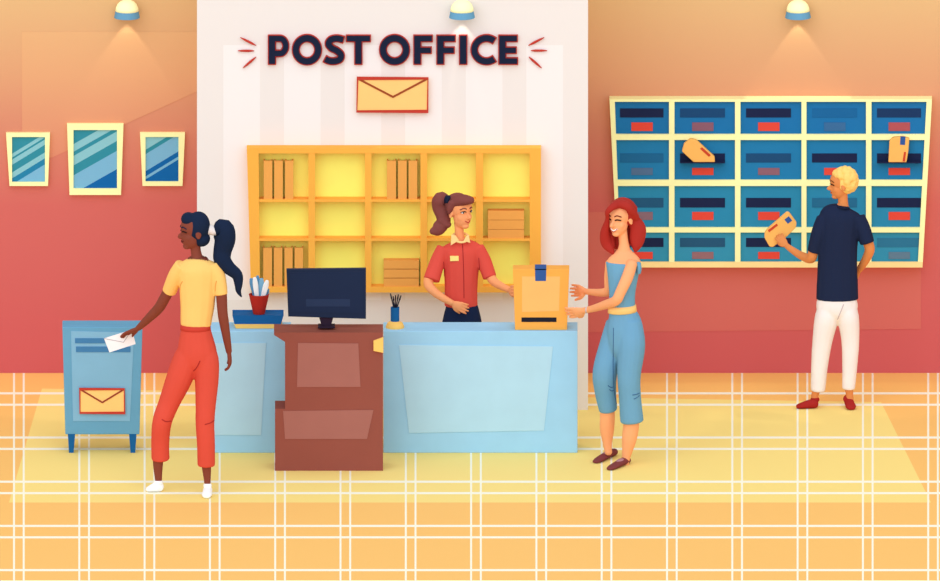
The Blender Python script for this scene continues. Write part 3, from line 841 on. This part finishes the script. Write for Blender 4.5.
tube(bm, [(448.5, 200, D-.03, 4), (442, 200, D-.04, 9.2), (441, 207, D-.04, 9, 7.5), (443, 216, D-.03, 7.2), (443.5, 222, D-.02, 7, 6), (437.5, 229.3, D-.01, 7, 5.5), (432.5, 231.5, D, 3.6)], cap=.8)
tube(bm, [(441, 220, D-.01, 5), (447, 224.5, D, 4), (449.5, 223.5, D, 2.6)])
cloth_part('ponytail', bm, HAIR2, body, .0045, 2)
bm = bmesh.new(); tube(bm, [(449.6, 197, D+.04, 1.4), (448, 199.5, D+.05, 1.5), (446.8, 202.4, D+.05, 1.3)]); tube(bm, [(450.5, 200, D-.0, 4.6), (447, 200, D-.02, 5)], cap=.2)
mk('hair_tie', bm, navy, body, smooth=True)
bm = bmesh.new()
tube(bm, [(460.5, 240.5, D, 8, 7), (461, 245, D, 18, 9), (461.3, 252, D, 20.5, 11.5), (461.3, 270, D, 17.6, 12), (461, 290, D, 16.6, 11.5), (461, 305.5, D, 16.8, 11.8)], cap=.2)
tube(bm, [(444, 248, D, 7.5), (437.5, 262, D+.025, 7.8), (431.5, 280, D+.07, 8.4)], cap=.1)
tube(bm, [(477, 247.5, D, 7.2), (484, 261, D+.01, 7.4), (489.8, 277.5, D+.045, 7.0)], cap=.1)
sh = cloth_part('polo_shirt', bm, POLO, body)
sbv = caster(sh); sbv_n = caster(sh, body)
bm = bmesh.new()
for pts in ([(451.5, 234.5), (450.6, 245.5), (459, 240.5), (456, 236)], [(468.5, 234.5), (470.3, 243), (463.5, 241), (466, 236.5)]):
    dq = D+.075
    prism(pts, dq, .014, bm)
ring_ = [(452.5, 236.5, D+.02), (455.5, 240.6, D+.055), (461, 242.2, D+.07), (466.5, 240.8, D+.06), (468.3, 236.5, D+.02), (465, 233.6, D-.03), (460, 233, D-.045), (455, 233.6, D-.03), (452.5, 236.5, D+.02)]
tube(bm, [r+(1.2, 2) for r in ring_], 3, 8)
mk('collar', bm, mat('collar_cream', (255, 213, 140)), sh, bevel=.002)
h, n = hit(sbv, 454.5, 258.5)
bm = bmesh.new(); prism([(450, 256.2), (458.6, 256), (458.8, 260.8), (450.2, 261.2)], -h.y+.008, .014, bm)
mk('name_badge', bm, mat('badge_yellow', (255, 226, 130)), sh)
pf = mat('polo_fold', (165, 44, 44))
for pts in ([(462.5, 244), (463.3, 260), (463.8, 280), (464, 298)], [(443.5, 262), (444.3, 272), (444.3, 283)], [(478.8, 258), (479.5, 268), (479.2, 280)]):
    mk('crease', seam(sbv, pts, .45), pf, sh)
bm = bmesh.new()
tube(bm, [(462, 304, D, 15.5, 11), (462, 315, D, 18.5, 12.5), (462, 330, D, 21, 14), (462, 360, D, 22, 14.5), (462, 385, D, 21.5, 14)], cap=.1)
cloth_part('skirt', bm, SKIRT, body)
tuck(body, sh, bpy.data.objects['skirt'])
for x in (452, 471):
    bm = bmesh.new(); shoe(bm, (x, floor_v(D-.06), D-.06), (x, floor_v(D+.12), D+.12), 5, 4.4)
    cloth_part('shoe', bm, navy, body, .005, 2)

# ---- customer with the parcel --------------------------------------------------
SKF = skin_mat('skin_customer', (252, 172, 118)); TOPB = mat('denim_blue', (110, 164, 194)); PANT = mat('denim_culottes', (110, 160, 190)); HAIR3 = mat('hair_red', (174, 48, 40))
D = 2.72
w3 = empty_thing('person', 'red haired woman in blue strapless top and culottes reaching for the box', 'person', P(618, floor_v(D), D))
hd = Head(P(619.8, 218.5, D), 35/S, -34, tilt=2)
bm = bmesh.new(); hd.build(bm)
tube(bm, [(622, 230, D, 5), (623.8, 243, D, 4.9), (624, 254, D, 8, 6.5)])
tube(bm, [(624, 252, D, 9, 6.5), (624, 261, D, 16.8, 9.5), (623, 275, D, 14.5, 11), (622, 295, D, 12.5, 10), (622, 312, D, 13, 10.5), (623, 330, D, 16, 13)])
NA = [(632, 263, D+.06, 5.6), (627.5, 277, D+.1, 6.0), (620.5, 292, D+.12, 5.4), (616, 300.5, D+.11, 5.2), (606, 304.5, D+.02, 4.6), (593, 308.6, D-.12, 3.6), (584, 310.5, D-.2, 3.1)]
FA = [(611, 263, D-.06, 5.8), (609.5, 278, D-.1, 5.4), (609, 290, D-.12, 5), (603, 292.5, D-.18, 4.2), (594, 292.3, D-.31, 3.5), (585.5, 291.4, D-.43, 3.0)]
tube(bm, NA); tube(bm, FA)
tube(bm, [(616, 328, D-.03, 7, 8), (610.5, 350, D-.04, 9.5), (604.5, 375, D-.02, 9.5), (605.5, 395, D-.04, 8), (607.5, 411, D-.06, 7.4), (607, 428, D-.09, 7.4), (607.5, 444, D-.1, 4.6), (608.5, 453, D-.1, 3.8)])
tube(bm, [(627, 328, D+.03, 8, 8), (631, 350, D+.05, 10.5), (629.5, 378, D+.07, 10), (630.5, 400, D+.06, 8.2), (631.5, 420, D+.05, 8), (629.5, 438, D+.04, 7.6), (626.5, 455, D+.03, 4.6), (625, 464, D+.03, 3.8)])
hand(bm, P(584, 310.5, D-.2), P(564, 314.5, D-.29)-P(584, 310.5, D-.2), Vector((-.05, 1, .3)), size=.165, thumb=1, curl=(.1, .18, .15), thumb_open=.9)
hand(bm, P(585.5, 291.4, D-.43), P(571.5, 289.8, D-.56)-P(585.5, 291.4, D-.43), Vector((-.45, -1, .1)), size=.155, thumb=-1, curl=(.12, .15, .15), thumb_open=1.0)
body = mk('body', fuse(bm, VOX, 3), SKF, w3, smooth=True)
bv = caster(body)
hd.face(body, bv, mat('brow_auburn', (112, 36, 28)), mat('lip_coral', (206, 84, 70)), teeth=True, closed=True)
mk('bracelet', seam(bv, [(586.3, 307.4), (586, 310), (586.3, 312.8)], .8), mat('bracelet_grey', (205, 190, 190)), body)
bm = bmesh.new()
hd.e(bm, -.17, 0, .16, .38, .43, .42, 24, 18)
tube(bm, [(619.5, 203.5, D+.02, 4.5, 8), (612.5, 207, D+.09, 3.6), (607.4, 212.5, D+.09, 2.6), (607.4, 219, D+.05, 2.2), (604.8, 233, D, 4.8), (606.5, 243, D-.02, 5.8, 5), (611, 250, D-.01, 3.6), (613.5, 254, D, 1.4)])
tube(bm, [(619, 203.5, D+.02, 4.5, 8), (627, 206, D+.07, 4.6), (632.5, 212, D+.05, 3.8), (635.5, 217, D, 4)])
tube(bm, [(631, 208, D-.02, 6.5), (632.5, 217, D-.03, 5.6), (637.5, 228, D-.03, 8.4, 7), (637, 239, D-.03, 8, 7), (636.3, 246, D-.02, 5.5), (635.3, 251, D-.01, 2)])
tube(bm, [(613, 212, D-.06, 8), (610.5, 221, D-.06, 5), (608, 238, D-.05, 7.5, 6), (612, 247, D-.03, 4)])
tube(bm, [(622, 225, D-.09, 13, 7), (622, 238, D-.09, 14, 6), (624, 245, D-.085, 11, 5)])
cloth_part('hair', bm, HAIR3, body, .0045, 2)
bm = bmesh.new()
tube(bm, [(623.5, 262.5, D, 17.9, 11), (623, 275, D, 15.6, 12.4), (622.2, 293, D, 13.2, 11.5), (622, 306, D, 13.2, 11.5)], cap=.08)
tp = cloth_part('strapless_top', bm, TOPB, body, .005, 2)
bm = bmesh.new(); tube(bm, [(638, 263, D+.03, 2.6, 5), (639, 268, D+.04, 2.6, 5), (638.5, 273, D+.04, 2.4, 4)], cap=.3)
mk('armband', bm, TOPB, tp, smooth=True)
bm = bmesh.new()
tube(bm, [(622, 307, D, 13, 11.3), (622.4, 312, D, 13.6, 12), (624, 320, D, 16.8, 14.5), (625, 332, D, 18.5, 16), (624, 350, D, 15, 14), (623, 362, D, 7, 7)], cap=.3)
tube(bm, [(616, 322, D-.03, 10), (611.5, 345, D-.04, 12.3), (605, 372, D-.02, 12.6), (605.5, 392, D-.04, 11), (608.3, 410.5, D-.06, 9.3)], cap=.1)
tube(bm, [(630, 322, D+.02, 12), (631.5, 345, D+.05, 14), (629, 375, D+.07, 12), (630, 398, D+.06, 11.3), (632, 421.5, D+.05, 12)], cap=.1)
pt_ = cloth_part('culottes', bm, PANT, body, .006, 14)
bm = bmesh.new(); tube(bm, [(622, 305.3, D, 14, 12.6), (622.3, 312, D, 14.6, 13.2)], cap=.05)
mk('belt', bm, mat('belt_yellow', (255, 205, 128)), pt_, smooth=True)
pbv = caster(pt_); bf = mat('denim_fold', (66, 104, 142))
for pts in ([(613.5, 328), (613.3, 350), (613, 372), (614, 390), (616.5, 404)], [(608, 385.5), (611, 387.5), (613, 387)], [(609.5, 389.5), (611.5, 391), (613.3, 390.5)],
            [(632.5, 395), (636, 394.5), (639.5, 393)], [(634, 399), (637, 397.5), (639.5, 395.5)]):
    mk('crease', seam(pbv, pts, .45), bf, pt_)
tuck(body, tp, pt_)
SHOE3 = mat('shoe_maroon', (128, 62, 62)); INS = mat('shoe_lining', (176, 126, 132))
for heel, toe in (((614.5, 451.5, 2.47), (595.5, 463.5, 2.72)), ((627.5, 463.5, 2.72), (609.5, 471, 2.93))):
    bm = bmesh.new(); shoe(bm, (heel[0], floor_v(heel[2]), heel[2]), (toe[0], floor_v(toe[2]), toe[2]), 5.2, 3.9)
    s_ = cloth_part('shoe', bm, SHOE3, body, .004, 2)
    a, b = P(heel[0], floor_v(heel[2]), heel[2]), P(toe[0], floor_v(toe[2]), toe[2])
    bm = bmesh.new(); c = a.lerp(b, .38); c.z += 5.2/S
    t = (b-a).normalized(); sd = Vector((-t.y, t.x, 0))
    ell_w(bm, c, (t, sd, Vector((0, 0, 1))), (8.5/S, 3.4/S, 2.6/S))
    mk('lining', bm, INS, s_, smooth=True)

# ---- man at the mailboxes ------------------------------------------------------
SKM = skin_mat('skin_man', (226, 139, 78)); TEE = navy_cloth; TRW = mat('trousers_white', (245, 232, 226)); BLOND = mat('hair_blond', (255, 208, 116)); SHOER = mat('shoe_red', (168, 40, 36))
D = 1.02
w4 = empty_thing('person', 'blond curly haired man in navy tee and white trousers facing the mailboxes', 'person', P(832, floor_v(D), D))
hd = Head(P(841, 184.5, D), 30/S, -84)
bm = bmesh.new(); hd.build(bm, nose=1.05)
tube(bm, [(842.5, 193, D, 5), (843, 202, D, 5), (843, 210, D, 6.5, 6)])
tube(bm, [(842, 207, D, 8, 6), (841, 216, D, 16, 9), (839, 235, D, 16.5, 10.5), (837, 260, D, 16, 10.5), (837, 285, D, 16.5, 11), (837, 305, D, 16, 10)])
LA = [(827, 220, D, 4.2), (816.5, 235, D+.01, 5.8), (813.5, 250, D, 5.3), (811, 258.5, D-.02, 5), (802, 256, D-.1, 4.2), (793, 250.5, D-.17, 3.4), (787, 246, D-.21, 2.9)]
RA = [(855, 220, D, 4.2), (864, 231, D+.0, 5.4), (868.5, 244, D, 5.3), (869.5, 251, D-.01, 5), (865, 261, D-.05, 4.3), (859, 270, D-.1, 3.4)]
tube(bm, LA); tube(bm, RA)
tube(bm, [(830, 308, D, 8, 8), (823, 340, D, 8.6), (820, 362, D, 7.4), (817.5, 385, D, 5), (815, 395, D, 3.8), (814.8, 402, D, 3.8)])
tube(bm, [(845, 308, D, 8, 8), (850.2, 340, D, 7.6), (850, 362, D, 7), (849, 385, D, 4.8), (849.5, 394, D, 3.8), (850, 401, D, 3.8)])
hand(bm, P(787, 246, D-.21), P(775, 232, D-.27)-P(787, 246, D-.21), Vector((-.4, 1, .35)), size=.115, thumb=1, curl=(.15, .25, .2), thumb_open=.7)
hand(bm, P(859, 270, D-.1), P(849, 282, D-.15)-P(859, 270, D-.1), Vector((-.2, -1, -.1)), size=.13, thumb=1, curl=(.15, .25, .2), thumb_open=.3)
body = mk('body', fuse(bm, VOX, 3), SKM, w4, smooth=True)
bv = caster(body)
hd.face(body, bv, mat('brow_brown', (120, 66, 30)), mat('lip_brown', (176, 84, 56)), smile=.03, closed=True)
bm = bmesh.new()
ell(bm, 845, 180.5, D, 10.8, 12, 11.5)
ell(bm, 847.5, 186.5, D, 7, 7.5, 9.5); ell(bm, 838, 173.5, D, 6, 4.6, 8)
for i in range(150):
    a, b = random.uniform(0, 2*math.pi), random.uniform(-.75, 1)
    rr = math.sqrt(1-b*b)
    x, y, z = 11*rr*math.cos(a), 11.5*rr*math.sin(a), 12.2*b
    if x < -3 and z < 3.5: continue
    if x < 2 and z < -4: continue
    ell(bm, 845+x, 180.5-z, D-y/S, 3.0, 3.0, 3.0)
cloth_part('hair', bm, BLOND, body, .0042, 1)
bm = bmesh.new()
tube(bm, [(842, 206, D, 8, 7), (841, 210, D, 17.5, 8.5), (840, 218, D, 21.2, 11.5), (838.5, 235, D, 20, 12.5), (837.5, 260, D, 19.8, 12.5), (837.3, 285, D, 20.8, 13), (837.3, 299, D, 21.3, 13.5)], cap=.12)
tube(bm, [(824, 218, D, 7.4), (819, 233, D+.01, 8), (814.3, 251.5, D, 7.2)], cap=.1)
tube(bm, [(858, 217, D, 7.2), (863, 229, D+.01, 7.7), (867.3, 243, D+.02, 7.4)], cap=.1)
sh = cloth_part('shirt', bm, TEE, body)
bm = bmesh.new()
tube(bm, [(843, 206.3, D+.02, 6.4, 6.2), (842.8, 207.6, D+.02, 6.9, 6.6)], cap=.1)
mk('neckband', bm, mat('neckband_navy', (24, 32, 56)), sh, smooth=True)
bm = bmesh.new()
tube(bm, [(837, 297, D, 19.5, 12.5), (837, 306, D, 21, 13.2), (837, 313, D, 18.5, 12), (837, 319, D, 10, 8)], cap=.3)
tube(bm, [(830, 300, D, 8), (827, 316, D, 12, 12.6), (822.5, 340, D, 10.2), (819.6, 365, D, 8.6), (818, 391, D, 7.4)], cap=.1)
tube(bm, [(845, 300, D, 8), (848, 316, D, 10.9, 12.6), (850.3, 340, D, 9.2), (849.8, 365, D, 7.8), (848.5, 389, D, 6.6)], cap=.1)
tr_ = cloth_part('trousers', bm, TRW, body, .006, 14)
tbv = caster(tr_)
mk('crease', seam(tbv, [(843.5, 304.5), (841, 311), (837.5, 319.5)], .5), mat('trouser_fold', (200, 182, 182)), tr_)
bm = bmesh.new(); shoe(bm, (815.5, floor_v(D+.04), D+.04), (797.5, floor_v(D+.05), D+.05), 5.2, 4.7); ell(bm, 815, floor_v(D)-7.5, D, 4.6, 3.6, 4.6)
cloth_part('shoe', bm, SHOER, body, .004, 2)
bm = bmesh.new(); shoe(bm, (848.5, floor_v(D-.02), D-.02), (851.5, floor_v(D+.10), D+.10), 5.4, 4.8); ell(bm, 848, floor_v(D)-8, D-.01, 5, 4.6, 4.6)
cloth_part('shoe', bm, SHOER, body, .004, 2)
tuck(body, sh, tr_)
parcel('parcel', [(786.5, 213), (789, 213.3), (796.5, 223.5), (796, 227.5), (787, 236.5), (773, 247.2), (769.5, 246.8), (764.5, 238), (764.5, 233.5), (767, 230)], D-.285, .055,
       'orange parcel with blue tape and red line held in the hand of the blond man',
       tape=[(784.5, 219.6), (788.8, 216.2), (792.2, 220.6), (787.8, 223.8)], line=[(767.8, 230.2), (776.6, 223.6), (778, 225.4), (769, 232.4)])

# ---------------------------------------------------------------- light, camera
w = bpy.data.worlds.new('daylight'); SC.world = w; w.use_nodes = True
bg = w.node_tree.nodes['Background']; bg.inputs['Color'].default_value = (1, .995, .985, 1); bg.inputs['Strength'].default_value = .74
sd_ = bpy.data.lights.new('front_fill', 'SUN'); so = bpy.data.objects.new('front_fill', sd_); COL.objects.link(so)  # added soft fill from the camera side, evens out the upright faces
sd_.energy = 1.6; sd_.angle = math.radians(75); sd_.color = (.76, .94, 1.17)
so.rotation_euler = (math.radians(90-32), 0, math.radians(-8)); so.location = (0, -6, 4)
cd = bpy.data.cameras.new('camera'); cam = bpy.data.objects.new('camera', cd); COL.objects.link(cam)
cd.type = 'ORTHO'; cd.ortho_scale = 940/S; cd.clip_end = 100
R = 14
cam.location = (0, -R*math.cos(PITCH), (373-290.5)/SZ + R*math.sin(PITCH)); cam.rotation_euler = (math.pi/2 - PITCH, 0, 0)
SC.camera = cam
vs = SC.view_settings
vs.view_transform = 'Standard'; vs.look = 'None'; vs.gamma = 1; vs.use_curve_mapping = False; vs.exposure = .1
